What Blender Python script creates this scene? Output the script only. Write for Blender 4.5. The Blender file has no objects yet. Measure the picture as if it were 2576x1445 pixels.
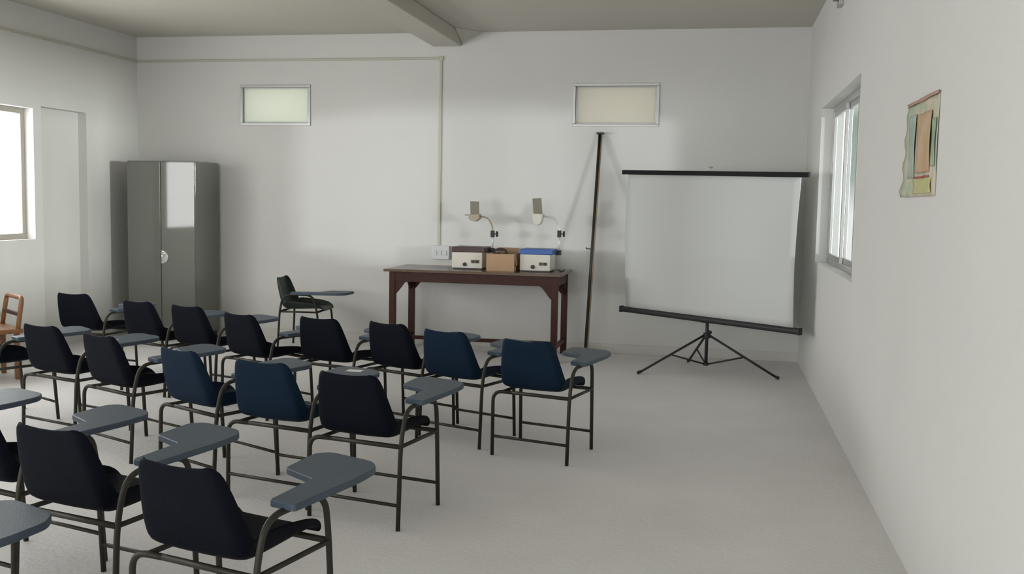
import bpy, bmesh, math, random
from mathutils import Vector, Matrix
sc = bpy.context.scene
col = sc.collection
random.seed(4)

# ---------------- camera (taken for a 2576 x 1445 frame) ----------------
F, YAW, PITCH, ROLL, CAMH = 2506.0, .1997, .0854, .0189, 1.6
f = Vector((-math.sin(YAW)*math.cos(PITCH), math.cos(YAW)*math.cos(PITCH), -math.sin(PITCH)))
r = Vector((math.cos(YAW), math.sin(YAW), 0)); u = r.cross(f)
r2 = r*math.cos(ROLL)+u*math.sin(ROLL); u2 = -r*math.sin(ROLL)+u*math.cos(ROLL)
cd = bpy.data.cameras.new('camera'); cam = bpy.data.objects.new('camera', cd); col.objects.link(cam)
cd.sensor_width = 36; cd.lens = F/2576*36; cd.clip_end = 200
cam.matrix_world = Matrix(((r2.x, u2.x, -f.x, 0), (r2.y, u2.y, -f.y, 0), (r2.z, u2.z, -f.z, CAMH), (0, 0, 0, 1)))
sc.camera = cam

# ---------------- view, world, lights ----------------
sc.view_settings.view_transform = 'Standard'; sc.view_settings.look = 'None'
sc.view_settings.gamma = 1; sc.view_settings.use_curve_mapping = False
sc.view_settings.exposure = -0.17
w = bpy.data.worlds.new('world'); sc.world = w; w.use_nodes = True
wn = w.node_tree; bg = wn.nodes['Background']; bg.inputs[1].default_value = 1.0
tcw = wn.nodes.new('ShaderNodeTexCoord'); spw = wn.nodes.new('ShaderNodeSeparateXYZ'); mrw = wn.nodes.new('ShaderNodeMapRange'); rmw = wn.nodes.new('ShaderNodeValToRGB')
wn.links.new(tcw.outputs['Generated'], spw.inputs[0]); wn.links.new(spw.outputs['Z'], mrw.inputs[0])
mrw.inputs[1].default_value = -.06; mrw.inputs[2].default_value = .12; wn.links.new(mrw.outputs[0], rmw.inputs[0])
# sunlit ground below the horizon, hazy green trees above it, pale sky overhead
rmw.color_ramp.elements[0].color = (.90, .93, .90, 1); rmw.color_ramp.elements[0].position = .30
rmw.color_ramp.elements[1].color = (1.2, 1.25, 1.25, 1); rmw.color_ramp.elements[1].position = 1.0
for ps, c_ in ((.48, (.36, .43, .39, 1)), (.80, (.28, .34, .30, 1))):
    e_ = rmw.color_ramp.elements.new(ps); e_.color = c_
# the left side of the building faces a white sunlit yard
mrx = wn.nodes.new('ShaderNodeMapRange'); mrx.inputs[1].default_value = -.2; mrx.inputs[2].default_value = -.45; wn.links.new(spw.outputs['X'], mrx.inputs[0])
mxw = wn.nodes.new('ShaderNodeMix'); mxw.data_type = 'RGBA'; wn.links.new(mrx.outputs[0], mxw.inputs[0]); wn.links.new(rmw.outputs[0], mxw.inputs[6])
mxw.inputs[7].default_value = (1.5, 1.5, 1.45, 1); wn.links.new(mxw.outputs[2], bg.inputs[0])

def area(name, loc, target, sx, sy, power, color=(1, 1, 1), spread=180):
    l = bpy.data.lights.new(name, 'AREA'); l.shape = 'RECTANGLE'; l.size = sx; l.size_y = sy
    l.energy = power; l.color = color; l.spread = math.radians(spread)
    o = bpy.data.objects.new(name, l); col.objects.link(o); o.location = loc
    o.rotation_euler = (Vector(target)-Vector(loc)).to_track_quat('-Z', 'Y').to_euler()
    return o
# bright daylight standing outside each window
LW = [(6.2, 8.78), (3.3, 5.9), (.4, 3.0), (-2.5, .1)]
for (a, b) in LW:
    area('daylight_left', (-6.96, (a+b)/2, 1.8), (0, (a+b)/2, 1.8), b-a, 1.4, 90, (1, 1, .99))
# sunlit ground and walls beyond the windows on both sides, at about sill height
area('sunlit_yard', (-14.5, 1.5, 1.9), (-6.6, 8.4, 1.5), .9, .6, 68, (.95, 1, 1), 60)
area('sunlit_lane', (8.5, 1.4, 1.9), (.9, 8.4, 1.5), .9, .6, 58, (.95, 1, 1), 60)
area('sunlit_lane', (9.9, 7.6, 2.0), (0, 8.0, 1.6), 1.6, .9, 1800, (.95, 1, .95))
area('rear_fill', (-3, -4.2, 1.8), (-3, 0, 1.7), 3.6, 1.6, 325, (.95, .98, 1))  # added fill lamp behind the camera, raises the general light in the room

# ---------------- materials ----------------
def mat(name, color, rough=.6, metal=0, spec=.5, noise=None, bump=0, bscale=60, emit=None, coat=0):
    m = bpy.data.materials.new(name); m.use_nodes = True; nt = m.node_tree; b = nt.nodes['Principled BSDF']
    b.inputs['Base Color'].default_value = (*color, 1); b.inputs['Roughness'].default_value = rough
    b.inputs['Metallic'].default_value = metal; b.inputs['Specular IOR Level'].default_value = spec
    if coat: b.inputs['Coat Weight'].default_value = coat; b.inputs['Coat Roughness'].default_value = .15
    tc = nt.nodes.new('ShaderNodeTexCoord')
    if noise:
        amt, scale, c2 = noise
        n = nt.nodes.new('ShaderNodeTexNoise'); n.inputs['Scale'].default_value = scale; n.inputs['Detail'].default_value = 5
        nt.links.new(tc.outputs['Object'], n.inputs['Vector'])
        rp = nt.nodes.new('ShaderNodeValToRGB'); rp.color_ramp.elements[0].position = .5-amt; rp.color_ramp.elements[1].position = .5+amt
        rp.color_ramp.elements[0].color = (*c2, 1); rp.color_ramp.elements[1].color = (*color, 1)
        nt.links.new(n.outputs['Fac'], rp.inputs[0]); nt.links.new(rp.outputs[0], b.inputs['Base Color'])
    if bump:
        n = nt.nodes.new('ShaderNodeTexNoise'); n.inputs['Scale'].default_value = bscale; n.inputs['Detail'].default_value = 6
        nt.links.new(tc.outputs['Object'], n.inputs['Vector'])
        bp = nt.nodes.new('ShaderNodeBump'); bp.inputs['Strength'].default_value = bump; bp.inputs['Distance'].default_value = .01
        nt.links.new(n.outputs['Fac'], bp.inputs['Height']); nt.links.new(bp.outputs[0], b.inputs['Normal'])
    if emit:
        b.inputs['Emission Color'].default_value = (*emit[0], 1); b.inputs['Emission Strength'].default_value = emit[1]
    return m
M = {}
M['wall'] = mat('wall_paint', (.655, .65, .625), .85, noise=(.25, 1.3, (.63, .625, .605)), bump=.15, bscale=90)
M['ceiling'] = mat('ceiling_paint', (.55, .53, .47), .9, noise=(.25, .8, (.52, .50, .44)), bump=.1)
M['floor'] = mat('cement_floor', (.74, .725, .715), .6, spec=.35, noise=(.22, 1.7, (.68, .665, .65)), bump=.25, bscale=35)
M['skirt'] = mat('skirting_paint', (.60, .58, .55), .7)
M['outside'] = mat('outside_ground', (.5, .48, .42), .9)
M['shell'] = mat('navy_plastic', (.0045, .0056, .0105), .6, spec=.07, noise=(.3, 60, (.0035, .0045, .0085)), bump=.25, bscale=260)
M['shell_blue'] = mat('blue_plastic', (.006, .018, .037), .6, spec=.08, noise=(.3, 60, (.005, .014, .030)), bump=.25, bscale=260)
M['shell_green'] = mat('dark_green_plastic', (.010, .018, .015), .45, spec=.4, bump=.25, bscale=260)
M['pad'] = mat('blue_grey_plastic', (.064, .088, .118), .45, spec=.3, noise=(.25, 14, (.055, .078, .106)), bump=.15, bscale=200)
M['tube'] = mat('olive_enamelled_tube', (.028, .025, .018), .5, metal=.15, spec=.35)
M['rubber'] = mat('black_rubber', (.012, .012, .012), .8)
M['steel'] = mat('grey_cupboard_enamel', (.155, .16, .14), .07, spec=.75)
M['steel_dark'] = mat('cupboard_gap', (.03, .03, .03), .6)
M['chrome'] = mat('chrome', (.8, .8, .78), .18, metal=1)
M['alu'] = mat('aluminium_frame', (.50, .50, .49), .4, metal=.6)
M['alu_left'] = mat('painted_window_frame', (.33, .31, .27), .5)
def wood(name, c1, c2, rough=.35, axis=0):
    m = mat(name, c1, rough, spec=.25 if rough > .4 else .5); nt = m.node_tree; b = nt.nodes['Principled BSDF']
    tc = nt.nodes.new('ShaderNodeTexCoord'); mp = nt.nodes.new('ShaderNodeMapping'); s = [28, 28, 28]; s[axis] = 2.2
    mp.inputs['Scale'].default_value = s; n = nt.nodes.new('ShaderNodeTexNoise'); n.inputs['Detail'].default_value = 6; n.inputs['Distortion'].default_value = .8
    rp = nt.nodes.new('ShaderNodeValToRGB'); rp.color_ramp.elements[0].position = .35; rp.color_ramp.elements[1].position = .68
    rp.color_ramp.elements[0].color = (*c2, 1); rp.color_ramp.elements[1].color = (*c1, 1)
    nt.links.new(tc.outputs['Object'], mp.inputs[0]); nt.links.new(mp.outputs[0], n.inputs['Vector'])
    nt.links.new(n.outputs['Fac'], rp.inputs[0]); nt.links.new(rp.outputs[0], b.inputs['Base Color'])
    return m
M['wood'] = wood('dark_polished_wood', (.060, .017, .010), (.032, .008, .005), .45)
M['wood_v'] = wood('dark_polished_wood_upright', (.065, .018, .010), (.036, .009, .005), .45, 2)
M['wood_top'] = wood('table_top_wood', (.135, .085, .058), (.10, .058, .038), .22)
M['teak'] = wood('light_teak', (.26, .12, .045), (.18, .075, .028), .4, 2)
M['black'] = mat('black_plastic', (.012, .012, .013), .45)
M['bar'] = mat('black_screen_bar', (.008, .008, .009), .6, spec=.15)
M['case'] = mat('grey_screen_case', (.035, .035, .038), .5, metal=.2, spec=.3)
M['fabric'] = mat('white_screen_fabric', (.54, .55, .54), .8, spec=.3, bump=.05, bscale=300)
M['cream'] = mat('cream_enamel', (.60, .57, .50), .4)
M['maroon'] = mat('maroon_enamel', (.045, .016, .018), .35)
M['blue'] = mat('blue_enamel', (.016, .085, .33), .35)
M['beige'] = mat('beige_plastic', (.36, .31, .22), .45)
M['mirror_back'] = mat('grey_brown_mirror_back', (.23, .205, .165), .4)
M['white_metal'] = mat('pale_tube', (.62, .63, .61), .3, metal=.3)
M['card'] = mat('cardboard', (.42, .27, .165), .85, noise=(.3, 9, (.38, .24, .145)))
M['card_dark'] = mat('cardboard_inside', (.16, .10, .06), .9)
M['trunk'] = mat('cable_trunking', (.50, .48, .40), .6)
M['box'] = mat('pale_switch_plate', (.66, .68, .68), .45)
M['paper'] = mat('white_paper', (.78, .74, .72), .8)
M['pole'] = mat('dark_brown_pole', (.028, .024, .018), .4, metal=.3)
M['pole_tan'] = mat('tan_pole_edge', (.26, .20, .12), .5)
M['glass'] = None
g = bpy.data.materials.new('clear_glass'); g.use_nodes = True; nt = g.node_tree; nt.nodes.clear()
o_ = nt.nodes.new('ShaderNodeOutputMaterial'); mx = nt.nodes.new('ShaderNodeMixShader'); tr = nt.nodes.new('ShaderNodeBsdfTransparent'); gl = nt.nodes.new('ShaderNodeBsdfGlossy')
gl.inputs['Roughness'].default_value = .02; mx.inputs[0].default_value = .06
nt.links.new(tr.outputs[0], mx.inputs[1]); nt.links.new(gl.outputs[0], mx.inputs[2]); nt.links.new(mx.outputs[0], o_.inputs[0]); M['glass'] = g
def frosted(name, color, trans, clear=0):
    g = bpy.data.materials.new(name); g.use_nodes = True; nt = g.node_tree; nt.nodes.clear()
    o_ = nt.nodes.new('ShaderNodeOutputMaterial'); mx = nt.nodes.new('ShaderNodeMixShader'); tl = nt.nodes.new('ShaderNodeBsdfTranslucent'); df = nt.nodes.new('ShaderNodeBsdfPrincipled')
    tl.inputs[0].default_value = (*color, 1); df.inputs['Base Color'].default_value = (*color, 1); df.inputs['Roughness'].default_value = .25
    mx.inputs[0].default_value = trans
    nt.links.new(df.outputs[0], mx.inputs[1]); nt.links.new(tl.outputs[0], mx.inputs[2])
    tp = nt.nodes.new('ShaderNodeBsdfTransparent'); m2 = nt.nodes.new('ShaderNodeMixShader'); m2.inputs[0].default_value = clear
    nt.links.new(mx.outputs[0], m2.inputs[1]); nt.links.new(tp.outputs[0], m2.inputs[2]); nt.links.new(m2.outputs[0], o_.inputs[0]); return g
M['frost'] = frosted('frosted_glass', (.45, .53, .48), .4, .95)
M['frost_cream'] = frosted('cream_frosted_glass', (.82, .84, .77), .75)
M['frost_cream2'] = frosted('cream_beige_frosted_glass', (.72, .70, .64), .7)

# ---------------- geometry helpers ----------------
def box(bm, a, b, rot=None, c=None):
    vs = []
    for x in (a[0], b[0]):
        for y in (a[1], b[1]):
            for z in (a[2], b[2]):
                v = Vector((x, y, z))
                if rot is not None: v = rot @ (v-Vector(c)) + Vector(c)
                vs.append(bm.verts.new(v))
    for q in ((0, 1, 3, 2), (4, 6, 7, 5), (0, 4, 5, 1), (2, 3, 7, 6), (0, 2, 6, 4), (1, 5, 7, 3)):
        bm.faces.new([vs[i] for i in q])
def tube(bm, pts, rad, n=10, caps=True, scale2=1.0):
    pts = [Vector(p) for p in pts]; rings = []; up = None
    for i, p in enumerate(pts):
        d = (pts[min(i+1, len(pts)-1)]-pts[max(i-1, 0)]).normalized()
        if up is None:
            up = Vector((0, 0, 1)) if abs(d.z) < .9 else Vector((1, 0, 0))
        s = d.cross(up).normalized(); up = s.cross(d).normalized()
        rr = rad[i] if isinstance(rad, (list, tuple)) else rad
        rings.append([bm.verts.new(p+s*rr*math.cos(2*math.pi*k/n)+up*rr*scale2*math.sin(2*math.pi*k/n)) for k in range(n)])
    for a, b in zip(rings, rings[1:]):
        for k in range(n):
            bm.faces.new((a[k], a[(k+1) % n], b[(k+1) % n], b[k]))
    if caps:
        bm.faces.new(rings[0][::-1]); bm.faces.new(rings[-1])
def smooth_path(pts, rad, seg=6):
    """round the corners of a polyline"""
    pts = [Vector(p) for p in pts]; out = [pts[0]]
    for i in range(1, len(pts)-1):
        a, b, c = pts[i-1], pts[i], pts[i+1]
        rr = min(rad, (a-b).length*.49, (c-b).length*.49)
        p, q = b+(a-b).normalized()*rr, b+(c-b).normalized()*rr
        for k in range(seg+1):
            t = k/seg; out.append(p*(1-t)**2+b*2*t*(1-t)+q*t*t)
    out.append(pts[-1]); return out
def prism(bm, poly, a, b, axis=2):
    """extrude a 2d polygon along an axis from a to b"""
    def P(p, h):
        return {2: (p[0], p[1], h), 1: (p[0], h, p[1]), 0: (h, p[0], p[1])}[axis]
    A = [bm.verts.new(P(p, a)) for p in poly]; B = [bm.verts.new(P(p, b)) for p in poly]; n = len(poly)
    bm.faces.new(A[::-1]); bm.faces.new(B)
    for i in range(n): bm.faces.new((A[i], A[(i+1) % n], B[(i+1) % n], B[i]))
def round_poly(poly, rad, seg=4):
    P = [Vector((p[0], p[1], 0)) for p in poly]; P2 = [P[-1]]+P+[P[0]]; out = []
    for i in range(1, len(P2)-1):
        a, b, c = P2[i-1], P2[i], P2[i+1]
        rr = min(rad if not isinstance(rad, (list, tuple)) else rad[i-1], (a-b).length*.45, (c-b).length*.45)
        p, q = b+(a-b).normalized()*rr, b+(c-b).normalized()*rr
        for k in range(seg+1):
            t = k/seg; v = p*(1-t)**2+b*2*t*(1-t)+q*t*t; out.append((v.x, v.y))
    return out
def build(name, fn, m, parent=None, smooth=False, bevel=0, loc=None, seg=2):
    bm = bmesh.new(); fn(bm)
    bmesh.ops.recalc_face_normals(bm, faces=bm.faces)
    me = bpy.data.meshes.new(name); bm.to_mesh(me); bm.free()
    o = bpy.data.objects.new(name, me); col.objects.link(o); me.materials.append(m)
    if smooth:
        for p in me.polygons: p.use_smooth = True
    if bevel:
        b = o.modifiers.new('bevel', 'BEVEL'); b.width = bevel; b.segments = seg; b.limit_method = 'ANGLE'; b.angle_limit = .6; b.harden_normals = True
        for p in me.polygons: p.use_smooth = True
    if parent: o.parent = parent
    if loc: o.location = loc
    return o
def boxes(*bs):
    return lambda bm: [box(bm, a, b) for a, b in bs]
def cyl(bm, c, rad, a, b, axis=1, n=20):
    poly = [(c[0]+rad*math.cos(2*math.pi*k/n), c[1]+rad*math.sin(2*math.pi*k/n)) for k in range(n)]
    prism(bm, poly, a, b, axis)
def struct(o): o['kind'] = 'structure'; return o
def tag(o, label, cat, group=None):
    o['label'] = label; o['category'] = cat
    if group: o['group'] = group
    return o
def thing(name, label, cat, loc=(0, 0, 0), rz=0, group=None):
    o = bpy.data.objects.new(name, None); o.empty_display_size = .1; col.objects.link(o)
    o.location = loc; o.rotation_euler = (0, 0, rz); return tag(o, label, cat, group)
def copy_tree(o, parent=None):
    c = o.copy(); col.objects.link(c)
    if parent: c.parent = parent; c.matrix_parent_inverse = Matrix()
    for ch in [x for x in list(col.objects) if x.parent == o]: copy_tree(ch, c)
    return c

# ---------------- the room ----------------
XL, XR, YB, YF, HC = -6.626, .885, 10.604, -3.6, 3.411
T = .22
struct(build('floor', boxes(((XL-T, YF-T, -.15), (XR+T, YB+T, 0))), M['floor']))
struct(build('ceiling', boxes(((XL-T, YF-T, HC), (XR+T, YB+T, HC+.15))), M['ceiling']))
# ceiling beam with a small haunch where it lands on the back wall
def beam(bm):
    box(bm, (-3.07, YF, 3.262), (-2.75, YB, HC))
    for s, x in ((-1, -3.07), (1, -2.75)):
        A = [bm.verts.new(p) for p in ((x, YB-.35, HC), (x, YB, HC), (x, YB, 3.29), (x+s*.26, YB, HC))]
        bm.faces.new((A[0], A[2], A[1])); bm.faces.new((A[0], A[3], A[2])); bm.faces.new((A[0], A[1], A[3])); bm.faces.new((A[1], A[2], A[3]))
struct(build('trim_1', beam, M['ceiling'], bevel=.012))
def wall_openings(bm, axis, lo, hi, a0, a1, z1, ops):
    """wall slab lo..hi thick on one axis, spanning a0..a1, with rectangular openings (a,b,z0,z1)"""
    def B(a, b, za, zb):
        if b-a < 1e-4 or zb-za < 1e-4: return
        if axis == 0: box(bm, (lo, a, za), (hi, b, zb))
        else: box(bm, (a, lo, za), (b, hi, zb))
    cur = a0
    for (a, b, za, zb) in sorted(ops):
        B(cur, a, 0, z1); B(a, b, 0, za); B(a, b, zb, z1); cur = b
    B(cur, a1, 0, z1)
WZ0, WZ1 = 1.14, 2.43
def left_wall(bm):
    wall_openings(bm, 0, XL-T, XL, YF-T, YB+T, HC, [(a, b, WZ0, WZ1) for a, b in LW]+[(8.90, 9.63, 0, 2.46)])
    box(bm, (XL-T, 8.90, 0), (XL-.10, 9.63, 2.46))       # closed-up doorway, set back
struct(build('wall_left', left_wall, M['wall']))
struct(build('wall_right', lambda bm: wall_openings(bm, 0, XR, XR+T, YF-T, YB+T, HC, [(6.81, 9.25, 1.117, 2.469)]), M['wall']))
V1 = (-5.333, -4.485, 2.407, 2.862); V2 = (-1.525, -.616, 2.407, 2.862)
struct(build('wall_back', lambda bm: wall_openings(bm, 1, YB, YB+T, XL, XR, HC, [V1, V2]), M['wall']))
struct(build('wall_front', lambda bm: wall_openings(bm, 1, YF-T, YF, XL, XR, HC, [(-4.8, -1.2, 1.0, 2.5)]), M['wall']))
struct(build('baseboard_back', boxes(((XL, YB-.012, 0), (XR, YB, .10))), M['skirt'], bevel=.003))

# windows of the left wall
def frame_rect(bm, axis, p0, p1, a, b, z0, z1, t):
    def B(aa, bb, za, zb):
        if axis == 0: box(bm, (p0, aa, za), (p1, bb, zb))
        else: box(bm, (aa, p0, za), (bb, p1, zb))
    B(a, b, z0, z0+t); B(a, b, z1-t, z1); B(a, a+t, z0+t, z1-t); B(b-t, b, z0+t, z1-t)
n = 1
for (a, b) in LW:
    wo = build('window_%d' % n, lambda bm: (frame_rect(bm, 0, XL-.15, XL-.10, a, b, WZ0, WZ1, .055), box(bm, (XL-.145, (a+b)/2-.02, WZ0+.05), (XL-.105, (a+b)/2+.02, WZ1-.05))), M['alu_left'], bevel=.004)
    struct(wo)
    build('window_pane', boxes(((XL-.128, a+.05, WZ0+.05), (XL-.122, b-.05, WZ1-.05))), M['glass'], wo)
    n += 1
# small high windows of the back wall
for (a, b, z0, z1), fr, pm in ((V1, 'alu', 'frost_cream'), (V2, 'alu', 'frost_cream2')):
    wo = build('window_%d' % n, lambda bm: (frame_rect(bm, 1, YB-.012, YB+.05, a, b, z0, z1, .03), frame_rect(bm, 1, YB+.012, YB+.04, a+.03, b-.03, z0+.03, z1-.03, .012)), M[fr], bevel=.004)
    struct(wo)
    build('window_pane', boxes(((a+.035, YB+.02, z0+.035), (b-.035, YB+.028, z1-.035))), M[pm], wo)
    area('daylight_high', ((a+b)/2, YB+.7, (z0+z1)/2), ((a+b)/2, YB, (z0+z1)/2), 1.0, .6, 2.4, (1, 1, .97))
    n += 1
# sliding window of the right wall: outer frame and three overlapping sashes
a, b, z0, z1 = 6.81, 9.25, 1.117, 2.469
wo = build('window_%d' % n, lambda bm: (frame_rect(bm, 0, XR+.10, XR+.19, a, b, z0, z1, .035)), M['alu'], bevel=.003); struct(wo)
for k, (ya, yb, xo) in enumerate(((a+.03, a+.87, .105), (a+.80, a+1.64, .135), (a+1.57, b-.03, .105))):
    s = build('window_sash', lambda bm: frame_rect(bm, 0, XR+xo, XR+xo+.025, ya, yb, z0+.03, z1-.03, .05), M['alu'], wo, bevel=.003)
    build('window_pane', boxes(((XR+xo+.009, ya+.045, z0+.075), (XR+xo+.015, yb-.045, z1-.075))), M['frost'], s)
n += 1
wo = build('window_%d' % n, lambda bm: frame_rect(bm, 1, YF-.15, YF-.10, -4.8, -1.2, 1.0, 2.5, .05), M['alu_left']); struct(wo)  # unseen window behind the camera, added to let the rear fill in
build('window_pane', boxes(((-4.76, YF-.128, 1.04), (-1.24, YF-.122, 2.46))), M['glass'], wo)

# surface trunking, switch box
def trunking(bm):
    t = .014
    box(bm, (XL+.0005, 5.6, 3.123), (XL+t, YB-.0005, 3.148))
def trunking_back(bm):
    t = .014
    box(bm, (XL+t+.0005, YB-t, 3.123), (-2.963, YB-.0005, 3.148))
    box(bm, (-2.989, YB-t, 1.106), (-2.963, YB-.0005, 3.123))
    box(bm, (-2.999, YB-t-.004, 3.113), (-2.953, YB-.0005, 3.158))
tag(build('cable_trunking', trunking, M['trunk'], bevel=.002), 'thin beige cable trunking running along the top of the left wall', 'trunking')
tag(build('cable_trunking', trunking_back, M['trunk'], bevel=.002), 'thin beige cable trunking along the back wall, dropping down to the switch box', 'trunking')
sb = tag(build('switch_box', boxes(((-3.045, YB-.055, .955), (-2.845, YB, 1.105))), M['box'], bevel=.006), 'pale switch box on the back wall behind the left end of the wooden table', 'switch box')
for i in range(3):
    build('switch', boxes(((-3.02+i*.055, YB-.062, 1.0), (-2.985+i*.055, YB-.054, 1.05))), M['box'], sb, bevel=.002)
jb = tag(build('junction_box', boxes(((XR-.035, 7.95, 3.12), (XR, 8.10, 3.20))), M['alu'], bevel=.005), 'small grey junction box high on the right wall above the sliding window', 'junction box')
build('cable_gland', lambda bm: cyl(bm, (7.99, 3.17), .02, XR-.075, XR-.03, 0), M['steel'], jb, smooth=True)

# ---------------- steel cupboard ----------------
cb = thing('steel_cupboard', 'tall glossy grey steel two-door cupboard standing in the left back corner', 'cupboard', (-5.985, 10.0, 0))
cw, cdp, ch = .41, .53, 1.975
build('body', lambda bm: box(bm, (-cw, .018, .06), (cw, cdp, ch)), M['steel'], cb, bevel=.008)
build('plinth', boxes(((-cw+.02, .03, 0), (cw-.02, cdp-.02, .062))), M['steel_dark'], cb)
for s, nm in ((-1, 'l'), (1, 'r')):
    x0, x1 = (-cw+.004, -.003) if s < 0 else (.003, cw-.004)
    d = build('door', boxes(((x0, 0, .075), (x1, .02, ch-.012))), M['steel'], cb, bevel=.005)
    if s > 0:
        def plate(bm):
            poly = [(.006, .99), (.006, .845)]+[(.008+.085*math.sin(t)*.95, .9175-.0725*math.cos(t)) for t in [math.pi*k/14 for k in range(1, 14)]]
            prism(bm, poly, -.008, 0, 1)
        hp = build('handle_plate', plate, M['chrome'], d, bevel=.003)
        build('handle_grip', lambda bm: tube(bm, smooth_path([(.03, -.006, .95), (.03, -.035, .95), (.03, -.035, .89), (.03, -.006, .89)], .012), .006), M['chrome'], hp, smooth=True)

# ---------------- wooden table ----------------
tb = thing('wooden_table', 'long dark polished wooden table with corner brackets against the back wall', 'table', (0, 0, 0))
TX0, TX1, TY0, TY1, TH = -3.31, -1.475, 9.70, 10.50, .893
build('tabletop', boxes(((TX0, TY0, TH-.028), (TX1, TY1, TH))), M['wood_top'], tb, bevel=.005)
lx0, lx1, ly0, ly1, lw = TX0+.05, TX1-.035, TY0+.04, TY1-.04, .062
build('apron', boxes(((lx0+.005, ly0+.006, TH-.128), (lx1-.005, ly0+.03, TH-.028)), ((lx0+.005, ly1-.03, TH-.128), (lx1-.005, ly1-.006, TH-.028)),
      ((lx0+.006, ly0+.03, TH-.128), (lx0+.03, ly1-.03, TH-.028)), ((lx1-.03, ly0+.03, TH-.128), (lx1-.006, ly1-.03, TH-.028))), M['wood'], tb, bevel=.002)
for x in (lx0, lx1-lw):
    for y in (ly0, ly1-lw):
        build('leg', boxes(((x, y, 0), (x+lw, y+lw, TH-.029))), M['wood_v'], tb, bevel=.004)
for y in (ly0+.01, ly1-.035):
    for x, s in ((lx0+lw, 1), (lx1-lw, -1)):
        zt = TH-.128
        build('corner_bracket', lambda bm: prism(bm, [(x-s*.002, zt+.001), (x+s*.13, zt+.001), (x+s*.10, zt-.012), (x+s*.02, zt-.115), (x-s*.002, zt-.135)], y, y+.025, 1), M['wood'], tb, bevel=.002)
for x in (lx0+.012, lx1-lw+.025):
    for y, s in ((ly0+lw, 1), (ly1-lw, -1)):
        zt = TH-.128
        build('corner_bracket', lambda bm: prism(bm, [(y-s*.002, zt+.001), (y+s*.13, zt+.001), (y+s*.02, zt-.115), (y-s*.002, zt-.135)], x, x+.025, 0), M['wood'], tb, bevel=.002)
for x in (lx0+.012, lx1-lw+.012):
    build('stretcher', boxes(((x, ly0+lw-.002, .125), (x+.038, ly1-lw+.002, .165))), M['wood'], tb, bevel=.003)
ym = (ly0+ly1)/2
build('stretcher', boxes(((lx0+.045, ym-.02, .127), (lx1-.045, ym+.02, .163))), M['wood'], tb, bevel=.003)

# ---------------- overhead projectors, carton ----------------
def projector(x, y, w_, label, band, bandname, hl, flip):
    """x,y: front left corner of the body; hl: head parameters"""
    t = thing('overhead_projector', label, 'projector', (x, y, TH), 0, None)
    D = .31
    build('body', boxes(((0, 0, .012), (w_, D, .178))), M['cream'], t, bevel=.008)
    build('lid', boxes(((-.002, -.004, .178), (w_+.022, D+.004, .232))), M[band], t, bevel=.006)
    build('glass_stage', boxes(((.03, .03, .232), (w_-.01, D-.03, .237))), M['frost'], t)
    build('base', boxes(((.012, .012, .0), (w_-.012, D-.012, .013))), M['black'], t)
    build('knob', lambda bm: (cyl(bm, (w_*.43, .052), .02, -.016, .001, 1)), M['black'], t, smooth=False, bevel=.003)
    sp = build('switch_panel', boxes(((w_*.62, -.004, .065), (w_*.90, .001, .102))), M['beige'], t, bevel=.001)
    for k, mm in ((0, 'maroon'), (1, 'black')):
        build('switch', boxes(((w_*(.65+.13*k), -.009, .07), (w_*(.75+.13*k), -.003, .097))), M[mm], sp, bevel=.001)
    px, py = w_+.045, D-.04
    build('post_mount', boxes(((w_+.01, py-.03, .165), (px+.022, py+.03, .215))), M['black'], t, bevel=.004)
    build('post', lambda bm: tube(bm, [(px, py, .17), (px, py, hl['post'])], .0085), M['white_metal'], t, smooth=True)
    ck = build('focus_clamp', boxes(((px-.02, py-.022, hl['clamp']-.035), (px+.018, py+.022, hl['clamp']+.035))), M['black'], t, bevel=.004)
    build('focus_knob', lambda bm: (tube(bm, [(px+.015, py, hl['clamp']), (px+.04, py, hl['clamp'])], .006), cyl(bm, (py, hl['clamp']), .03, px+.038, px+.055, 0)), M['case'], ck, smooth=False, bevel=.002)
    hx, hz = hl['head']
    hxr = hx-x; hzr = hz-TH
    build('arm', lambda bm: tube(bm, smooth_path([(px, py, hl['post']-.02), (px-.005, py, hzr-.10), (px-.05, py-.01, hzr-.012), (hxr+.05, py-.02, hzr+.002)], .10, 8), .0085), M['beige'] if flip else M['white_metal'], t, smooth=True)
    hm = M['beige'] if flip else M['cream']
    if flip:
        hd = build('lens_head', lambda bm: prism(bm, [(hxr-.06, hzr-.02), (hxr-.05, hzr+.02), (hxr+.055, hzr+.025), (hxr+.06, hzr-.02), (hxr+.015, hzr-.055), (hxr-.03, hzr-.048)], py-.07, py+.05, 1), hm, t, bevel=.006)
        build('mirror_handle', boxes(((hxr-.105, py-.03, hzr+.004), (hxr-.055, py-.01, hzr+.02))), hm, hd, bevel=.002)
    else:
        def lh(bm):
            poly = [(hxr-.055, hzr+.03), (hxr+.06, hzr+.025), (hxr+.05, hzr-.02)]+[(hxr+.048*math.cos(t), hzr-.03-.06*math.sin(t)) for t in [math.pi*k/10 for k in range(11)]]
            prism(bm, poly, py-.07, py+.05, 1)
        hd = build('lens_head', lh, hm, t, bevel=.006)
    R = Matrix.Rotation(hl['tilt'], 3, 'X') @ Matrix.Rotation(hl['roll'], 3, 'Y')
    c = (hxr+hl['mx'], py-.02, hzr+.02)
    build('mirror_flap', lambda bm: box(bm, (c[0]-.047, c[1]-.006, c[2]), (c[0]+.047, c[1]+.006, c[2]+hl['mh']), R, c), M['mirror_back'], hd, bevel=.003)
    return t
projector(-2.667, 10.0, .325, 'cream overhead projector with dark maroon lid band, left of the carton on the table', 'maroon', '', dict(post=.40, clamp=.365, head=(-2.49, 1.44), mx=.0, mh=.14, tilt=.25, roll=.03), True)
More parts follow.
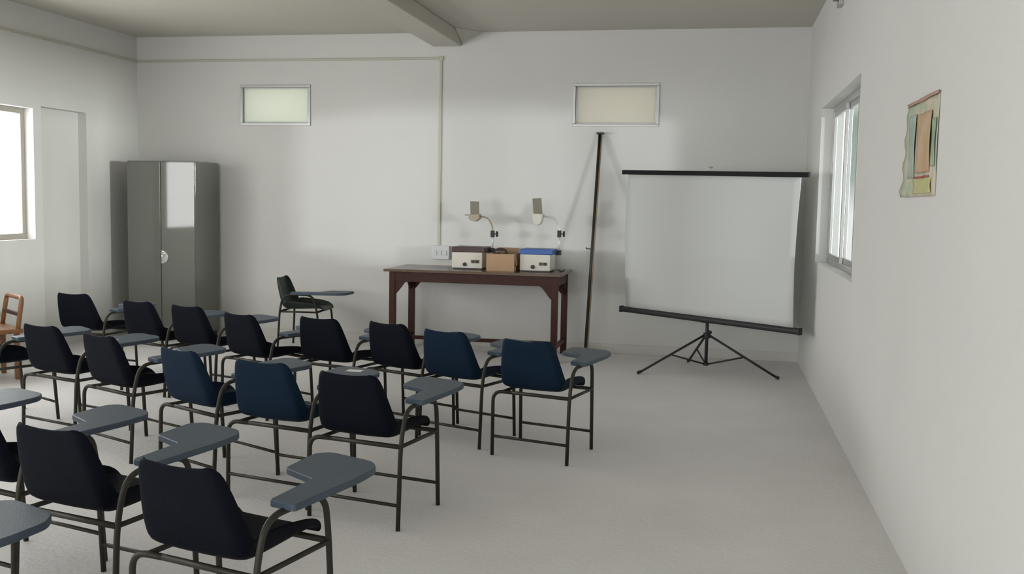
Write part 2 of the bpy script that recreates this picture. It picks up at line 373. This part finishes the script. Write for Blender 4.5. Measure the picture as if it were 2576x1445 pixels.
projector(-1.935, 9.93, .315, 'cream overhead projector with bright blue lid band at the right end of the table', 'blue', '', dict(post=.40, clamp=.385, head=(-1.80, 1.455), mx=.0, mh=.17, tilt=.25, roll=-.05), False)
ct = thing('cardboard_box', 'open brown cardboard carton between the two overhead projectors', 'box', (-2.270, 9.87, TH))
def carton(bm):
    W_, D_, H_ = .29, .32, .178
    box(bm, (0, 0, 0), (W_, D_, .006)); box(bm, (0, 0, .006), (W_, .006, H_)); box(bm, (0, D_-.006, .006), (W_, D_, H_))
    box(bm, (0, .006, .006), (.006, D_-.006, H_)); box(bm, (W_-.006, .006, .006), (W_, D_-.006, H_))
build('carton_body', carton, M['card'], ct, bevel=.002)
build('carton_flap', lambda bm: box(bm, (.04, .314, .176), (.27, .32, .25), Matrix.Rotation(-.9, 3, 'X'), (0, .32, .178)), M['card'], ct)
build('carton_flap', lambda bm: box(bm, (.286, 0.02, .06), (.290, .30, .178), Matrix.Rotation(-.16, 3, 'Y'), (.29, 0, .178)), M['card'], ct)
tag(build('cable_coil', lambda bm: tube(bm, [(-2.165+.075*math.cos(t)*(1-.03*k/10), 10.05+.05*math.sin(t*1.0), TH+.172+.028*math.sin(t)+.0008*k) for k, t in enumerate([2*math.pi*j/14 for j in range(0, 40)])], .004, 6), M['black'], smooth=True), 'loop of thin black cable sticking out of the open cardboard carton', 'cable')
tag(build('power_cord', lambda bm: tube(bm, smooth_path([(-1.56, 10.10, TH+.02), (-1.53, 10.05, TH+.007), (-1.52, 10.2, TH+.007), (-1.55, 10.42, TH+.007)], .05), .006, 8), M['black'], smooth=True), 'black power cord lying on the right end of the wooden table', 'cable')

# ---------------- pole ----------------
pl = thing('leaning_pole', 'tall thin dark brown pole leaning on the back wall right of the table', 'pole', (-1.245, 9.93, 0))
def polepts(z): return (.0+.02*z/2.34, (.645)*z/2.34, z)
build('shaft', lambda bm: tube(bm, [polepts(.003), polepts(2.33)], .017, 12), M['pole'], pl, smooth=True)
build('tan_strip', lambda bm: tube(bm, [Vector(polepts(.01))+Vector((.019, -.004, 0)), Vector(polepts(2.31))+Vector((.019, -.004, 0))], .008, 8), M['pole_tan'], pl, smooth=True)
build('cap', boxes(((-.012, .60, 2.325), (.062, .668, 2.345))), M['pole'], pl, bevel=.004)
build('hook', lambda bm: tube(bm, smooth_path([(.008, .31, 1.13), (-.05, .30, 1.13), (-.05, .30, 1.145)], .01), .006, 8), M['case'], pl, smooth=True)

# ---------------- projection screen ----------------
PS = Vector((-.06, 9.62, 0))
ang = math.atan2(-.66, .83)          # the bar runs from far left to near right
scn = thing('projection_screen', 'white projection screen with black top bar on a folding tripod in the right back corner', 'projection screen', PS, ang)
ZB, ZT = .52, 1.90
build('roller_case', lambda bm: tube(bm, [(-1.07, -.03, ZB), (1.055, -.03, ZB)], .03, 14, True, 1.0), M['case'], scn, smooth=False, bevel=.004)
for x in (-1.08, 1.05): build('end_cap', boxes(((x, -.062, ZB-.032), (x+.02, .002, ZB+.032))), M['black'], scn, bevel=.006)
def tilt(x): return -.013*x
def topbar(bm):
    vs = []
    for x in (-1.10, 1.10):
        for y in (-.055, -.02):
            for z in (-.022, .022): vs.append(bm.verts.new((x, y, ZT+tilt(x)*1.6+z)))
    for q in ((0, 1, 3, 2), (4, 6, 7, 5), (0, 4, 5, 1), (2, 3, 7, 6), (0, 2, 6, 4), (1, 5, 7, 3)): bm.faces.new([vs[i] for i in q])
build('top_bar', topbar, M['bar'], scn, bevel=.006)
def fabric(bm):
    nx, nz = 24, 16; G = []
    for i in range(nx+1):
        row = []
        for j in range(nz+1):
            s, t = i/nx, j/nz
            hw = 1.0+.02*t; x = -hw+2*hw*s
            z = ZB+.01+t*(ZT+tilt(x)*1.6-.01-ZB)
            e = min(s, 1-s); curl = .035*math.exp(-e*14)*math.sin(math.pi*min(1, t*1.02))
            row.append(bm.verts.new((x, -.038-curl, z)))
        G.append(row)
    for i in range(nx):
        for j in range(nz): bm.faces.new((G[i][j], G[i+1][j], G[i+1][j+1], G[i][j+1]))
fo = build('screen_fabric', fabric, M['fabric'], scn, smooth=True)
so = fo.modifiers.new('thickness', 'SOLIDIFY'); so.thickness = .0016
build('pole', lambda bm: (tube(bm, [(0, .03, .085), (0, .03, .62)], .016, 12), tube(bm, [(0, .03, .60), (0, .03, ZT+.02)], .011, 12)), M['case'], scn, smooth=True)
build('top_hook', lambda bm: tube(bm, smooth_path([(0, .03, ZT+.015), (0, .03, ZT+.06), (0, -.037, ZT+.06), (0, -.037, ZT+.018)], .02), .008, 8), M['alu'], scn, smooth=True)
build('case_bracket', boxes(((-.04, -.03, ZB-.035), (.04, .045, ZB+.012))), M['black'], scn, bevel=.004)
build('hub', lambda bm: (tube(bm, [(0, .03, .335), (0, .03, .385)], .034, 12)), M['black'], scn, smooth=False, bevel=.004)
build('hub_knob', lambda bm: tube(bm, [(.03, .02, .40), (.075, -.01, .40)], .016, 10), M['black'], scn, bevel=.002)
build('lower_collar', lambda bm: tube(bm, [(0, .03, .07), (0, .03, .10)], .024, 12), M['black'], scn, bevel=.002)
inv = Matrix.Rotation(-ang, 3, 'Z')
for fx, fy in ((-.66, 9.36), (.62, 9.46), (-.22, 10.22)):
    L = inv @ (Vector((fx, fy, .012))-PS); c0 = Vector((0, .03, .36)); m_ = c0.lerp(L, .52)
    d_ = Vector((L.x, L.y-.03, 0)).normalized()
    lg = build('leg', lambda bm: tube(bm, [c0+d_*.03, L], .0115, 8), M['case'], scn, smooth=True)
    build('foot', lambda bm: tube(bm, [L+Vector((0, 0, .0))-d_*.02+Vector((0, 0, .012)), L+d_*.012], .015, 8), M['black'], lg, smooth=True)
    build('brace', lambda bm: tube(bm, [Vector((0, .03, .085))+d_*.02, m_], .008, 8), M['case'], scn, smooth=True)

# ---------------- wall calendar ----------------
cal = thing('wall_calendar', 'faded printed wall sheet with orange and green panels on the right wall', 'poster', (XR, 0, 0))
def sheet(y0, y1, z0, z1, off, curl=0, skew=.0):
    def fn(bm):
        G = []
        for i in range(13):
            row = []
            for j in range(17):
                s, t = i/12, j/16; y = y0+(y1-y0)*s; z = z0+(z1-z0)*t-skew*s*0
                x = -off-.003-curl*max(0, (s-.72)/.28)**2*(1-t)**.5*(1+.35*math.sin(t*23)) - .004*math.sin(s*5+t*3)**2
                row.append(bm.verts.new((x, y, z)))
            G.append(row)
        for i in range(12):
            for j in range(16): bm.faces.new((G[i][j], G[i+1][j], G[i+1][j+1], G[i][j+1]))
    return fn
def print_mat(name, cols, scale, seed=0):
    m = mat(name, cols[0], .7); nt = m.node_tree; b = nt.nodes['Principled BSDF']
    tc = nt.nodes.new('ShaderNodeTexCoord'); mp = nt.nodes.new('ShaderNodeMapping'); mp.inputs['Scale'].default_value = scale; mp.inputs['Location'].default_value = (seed, seed, seed)
    n_ = nt.nodes.new('ShaderNodeTexNoise'); n_.inputs['Scale'].default_value = 1; n_.inputs['Detail'].default_value = 3
    rp = nt.nodes.new('ShaderNodeValToRGB'); rp.color_ramp.elements[0].position = .38; rp.color_ramp.elements[0].color = (*cols[0], 1)
    rp.color_ramp.elements[1].position = .62; rp.color_ramp.elements[1].color = (*cols[-1], 1)
    if len(cols) == 3:
        e = rp.color_ramp.elements.new(.5); e.color = (*cols[1], 1)
    nt.links.new(tc.outputs['Object'], mp.inputs[0]); nt.links.new(mp.outputs[0], n_.inputs['Vector']); nt.links.new(n_.outputs['Fac'], rp.inputs[0]); nt.links.new(rp.outputs[0], b.inputs['Base Color'])
    return m
CY0, CY1, CZ0, CZ1 = 4.39, 5.03, 1.655, 2.085
def solid(o, th=.002):
    s = o.modifiers.new('thickness', 'SOLIDIFY'); s.thickness = th; return o
solid(build('paper_sheet', sheet(CY0, CY1, CZ0, CZ1, 0, .022), print_mat('calendar_paper', [(.36, .44, .33), (.50, .47, .34), (.58, .50, .44)], (9, 9, 9)), cal, smooth=True))
solid(build('orange_panel', sheet(4.50, 4.78, 1.76, 2.02, .006), print_mat('calendar_orange', [(.50, .30, .20), (.46, .33, .18), (.52, .37, .27)], (8, 8, 8), 3), cal, smooth=True))
solid(build('green_panel', sheet(4.83, 4.97, 1.74, 2.03, .006), print_mat('calendar_green', [(.30, .38, .33), (.40, .45, .38)], (8, 8, 8), 5), cal, smooth=True))
solid(build('green_strip', sheet(4.40, 4.46, 1.78, 1.98, .006), print_mat('calendar_green_strip', [(.24, .34, .25), (.36, .44, .30)], (8, 8, 8), 6), cal, smooth=True))
solid(build('yellow_panel', sheet(4.46, 4.83, 1.67, 1.735, .006), print_mat('calendar_yellow', [(.44, .47, .22), (.50, .44, .22)], (8, 8, 8), 7), cal, smooth=True))
solid(build('red_line', sheet(4.50, 4.80, 1.738, 1.745, .008), mat('calendar_red', (.42, .10, .08), .7), cal, smooth=True))
solid(build('top_strip', sheet(4.385, 5.035, 2.076, 2.09, .009), mat('calendar_top', (.42, .27, .20), .6), cal, smooth=True), .006)

# ---------------- tablet-arm chairs ----------------
def make_chair():
    t = thing('tablet_arm_chair', '', 'chair')
    # profile rows: y, z, half width, height of the side flange
    prof = [(-.284, .748, .128, .010), (-.283, .744, .150, .018), (-.281, .732, .170, .030), (-.272, .69, .184, .042), (-.254, .62, .200, .050), (-.233, .545, .214, .055),
            (-.214, .485, .222, .064), (-.196, .448, .223, .078), (-.160, .430, .221, .090), (-.10, .427, .218, .090), (-.02, .428, .213, .084), (.07, .433, .208, .072), (.15, .438, .204, .054),
            (.20, .438, .199, .036), (.226, .430, .192, .018), (.237, .418, .184, .006), (.239, .410, .174, .002)]
    cross = [(-1, 1), (-.965, .62), (-.92, .22), (-.86, .05), (-.72, .0), (-.4, -.03), (0, -.05), (.4, -.03), (.72, .0), (.86, .05), (.92, .22), (.965, .62), (1, 1)]
    def shell(bm):
        G = []
        for i, (y, z, hw, cu) in enumerate(prof):
            a = prof[max(i-1, 0)]; b = prof[min(i+1, len(prof)-1)]
            ty, tz = b[0]-a[0], b[1]-a[1]; L = math.hypot(ty, tz); ny, nz = -tz/L, ty/L    # towards the sitter
            if i < 2: ny, nz = .96, .27
            lift = max(0, (z-.66)/.09)*.011      # the two upper corners stand a little higher than the middle
            G.append([bm.verts.new((hw*s, y+ny*cu*k, z+nz*cu*k+lift*s*s)) for s, k in cross])
        for i in range(len(prof)-1):
            for j in range(len(cross)-1): bm.faces.new((G[i][j], G[i+1][j], G[i+1][j+1], G[i][j+1]))
    sh = build('seat_shell', shell, M['shell'], t, smooth=True)
    s = sh.modifiers.new('thickness', 'SOLIDIFY'); s.thickness = .007; s.offset = -1
    s = sh.modifiers.new('smooth', 'SUBSURF'); s.levels = 1; s.render_levels = 1
    R = .0115
    zr = .408
    build('leg', lambda bm: tube(bm, smooth_path([(-.245, -.228, .002), (-.252, -.214, zr), (-.12, -.205, zr)], .085, 7), R), M['tube'], t, smooth=True)
    build('leg', lambda bm: tube(bm, smooth_path([(-.270, .228, .002), (-.258, .195, zr), (-.12, .190, zr)], .085, 7), R), M['tube'], t, smooth=True)
    # right side: rear and front legs run up and meet under the writing tablet
    build('leg', lambda bm: tube(bm, smooth_path([(.270, -.228, .002), (.268, -.205, .42), (.272, -.165, .588), (.270, .0, .590)], .10, 8), R), M['tube'], t, smooth=True)
    build('leg', lambda bm: tube(bm, smooth_path([(.245, .228, .002), (.255, .190, .42), (.268, .150, .588), (.270, .0, .590)], .08, 8), R), M['tube'], t, smooth=True)
    build('seat_frame', lambda bm: (tube(bm, [(-.13, -.205, zr), (.268, -.205, zr)], R), tube(bm, [(-.13, .190, zr), (.256, .191, zr)], R),
          tube(bm, [(.266, -.205, zr), (.257, .19, zr)], R*.85), tube(bm, [(-.19, -.206, zr), (-.19, .191, zr)], R*.85)), M['tube'], t, smooth=True)
    build('stretcher', lambda bm: tube(bm, [(-.246, -.224, .123), (.27, -.224, .123)], R*.8, 8), M['tube'], t, smooth=True)
    build('stretcher', lambda bm: tube(bm, [(-.267, .219, .123), (.247, .218, .123)], R*.8, 8), M['tube'], t, smooth=True)
    poly = round_poly([(.21, -.072), (.320, -.08), (.312, .30), (.292, .428), (.235, .495), (.02, .530), (-.03, .485), (.005, .262), (.178, .195)], [.015, .018, .05, .03, .04, .035, .04, .02, .012], 5)
    build('writing_tablet', lambda bm: prism(bm, poly, .593, .619), M['pad'], t, bevel=.005)
    for p in ((.245, -.23), (.0, 0),): pass
    return t
ch0 = make_chair()
shell_meshes = {}
def recolour(o, m):
    for c in [x for x in list(col.objects) if x.parent == o and x.name.startswith('seat_shell')]:
        if m.name not in shell_meshes:
            shell_meshes[m.name] = c.data.copy(); shell_meshes[m.name].materials[0] = m
        c.data = shell_meshes[m.name]
G1 = 'tablet-arm chairs in the row nearest the table'; G2 = 'tablet-arm chairs in the middle row'; G3 = 'tablet-arm chairs in the rows nearest the camera'
K = 'blackish navy tablet-arm chair '; KB = 'blue tablet-arm chair '
chairs = [
 (-1.037, 6.206, -.266, KB+'at the right end of the farthest row, before the folding tripod screen', G1),
 (-1.611, 6.472, -.374, KB+'second from the right in the farthest row, before the table right legs', G1),
 (-2.082, 6.736, -.409, K+'third from right in the farthest row, before the table', G1),
 (-2.660, 6.857, -.290, K+'fourth from right in the farthest row, near the sideways one', G1),
 (-3.249, 6.876, -.439, K+'fourth from left in the farthest row, right of cupboard', G1),
 (-3.886, 7.233, -.345, K+'third from left in the farthest row, before the cupboard', G1),
 (-4.415, 7.406, -.336, K+'second from left in the farthest row, before the cupboard', G1),
 (-5.283, 7.768, -.157, K+'at the left end of the farthest row, left of the cupboard', G1),
 (-1.668, 4.786, -.216, K+'at the right end of the middle row, tablet fully visible', G2),
 (-2.215, 4.985, -.228, KB+'second from the right in the middle row, paper scrap on its tablet', G2),
 (-2.765, 5.215, -.470, KB+'third from the right in the middle row', G2),
 (-3.509, 5.584, -.440, K+'fourth from right in the middle row', G2),
 (-4.145, 5.874, -.312, K+'leftmost in the middle row with its whole backrest in view', G2),
 (-4.850, 6.11, -.48, K+'cut by the left picture edge in the middle row', G2),
 (-1.578, 3.080, -.256, K+'nearest to the camera, large at the bottom left', G3),
 (-2.285, 3.410, -.230, K+'just left of the nearest one, with whole backrest in view', G3),
 (-2.860, 3.650, -.27, K+'mostly outside the left edge, left of the second nearest', G3),
 (-3.560, 3.860, -.25, K+'showing only its tablet tip at the left edge', G3),
 (-2.318, 2.240, -.25, K+'showing only its tablet tip, lower left corner', G3),
]
for i, (x, y, rz, lab, grp) in reversed(list(enumerate(chairs))):
    o = ch0 if i == 0 else copy_tree(ch0)
    o.location = (x, y, 0); o.rotation_euler = (0, 0, rz); o['label'] = lab; o['group'] = grp
    if lab.startswith('blue'): recolour(o, M['shell_blue'])
# the lone chair seen from its right side
o = copy_tree(ch0); o.location = (-4.26, 9.97, 0); o.rotation_euler = (0, 0, -math.pi/2+.10)
tag(o, 'dark green tablet-arm chair standing sideways alone between the steel cupboard and wooden table', 'chair')
if 'group' in o: del o['group']
recolour(o, M['shell_green'])
# scrap of paper on a tablet
cs, sn = math.cos(-.228), math.sin(-.228)
tag(build('paper_scrap', lambda bm: box(bm, (-.045, -.03, 0), (.045, .03, .002)), M['paper'], loc=(-2.215+.14*cs-.40*sn, 4.987+.14*sn+.40*cs, .6195)), 'small torn piece of pinkish white paper lying on a chair writing tablet', 'paper')

# ---------------- wooden armchair at the left edge ----------------
wc = thing('wooden_chair', 'light brown wooden chair with open rounded back cut by the left picture edge', 'chair', (-6.10, 7.40, 0), math.radians(-35))
def ring(bm):
    pts = smooth_path([(-.21, .20, .40), (-.20, .245, .70), (.20, .245, .70), (.21, .20, .40)], .05, 6)
    tube(bm, pts, .02, 8)
build('back_frame', ring, M['teak'], wc, smooth=True)
build('back_rail', boxes(((-.20, .205, .545), (.20, .235, .575))), M['wood'], wc, bevel=.004)
build('seat', boxes(((-.24, -.22, .40), (.24, .24, .44))), M['teak'], wc, bevel=.008)
for x in (-.21, .17):
    for y in (-.20, .18):
        build('leg', boxes(((x, y, 0), (x+.04, y+.04, .401))), M['teak'], wc, bevel=.004)
for y in (-.19, .19): build('stretcher', boxes(((-.175, y, .15), (.175, y+.02, .18))), M['teak'], wc, bevel=.003)
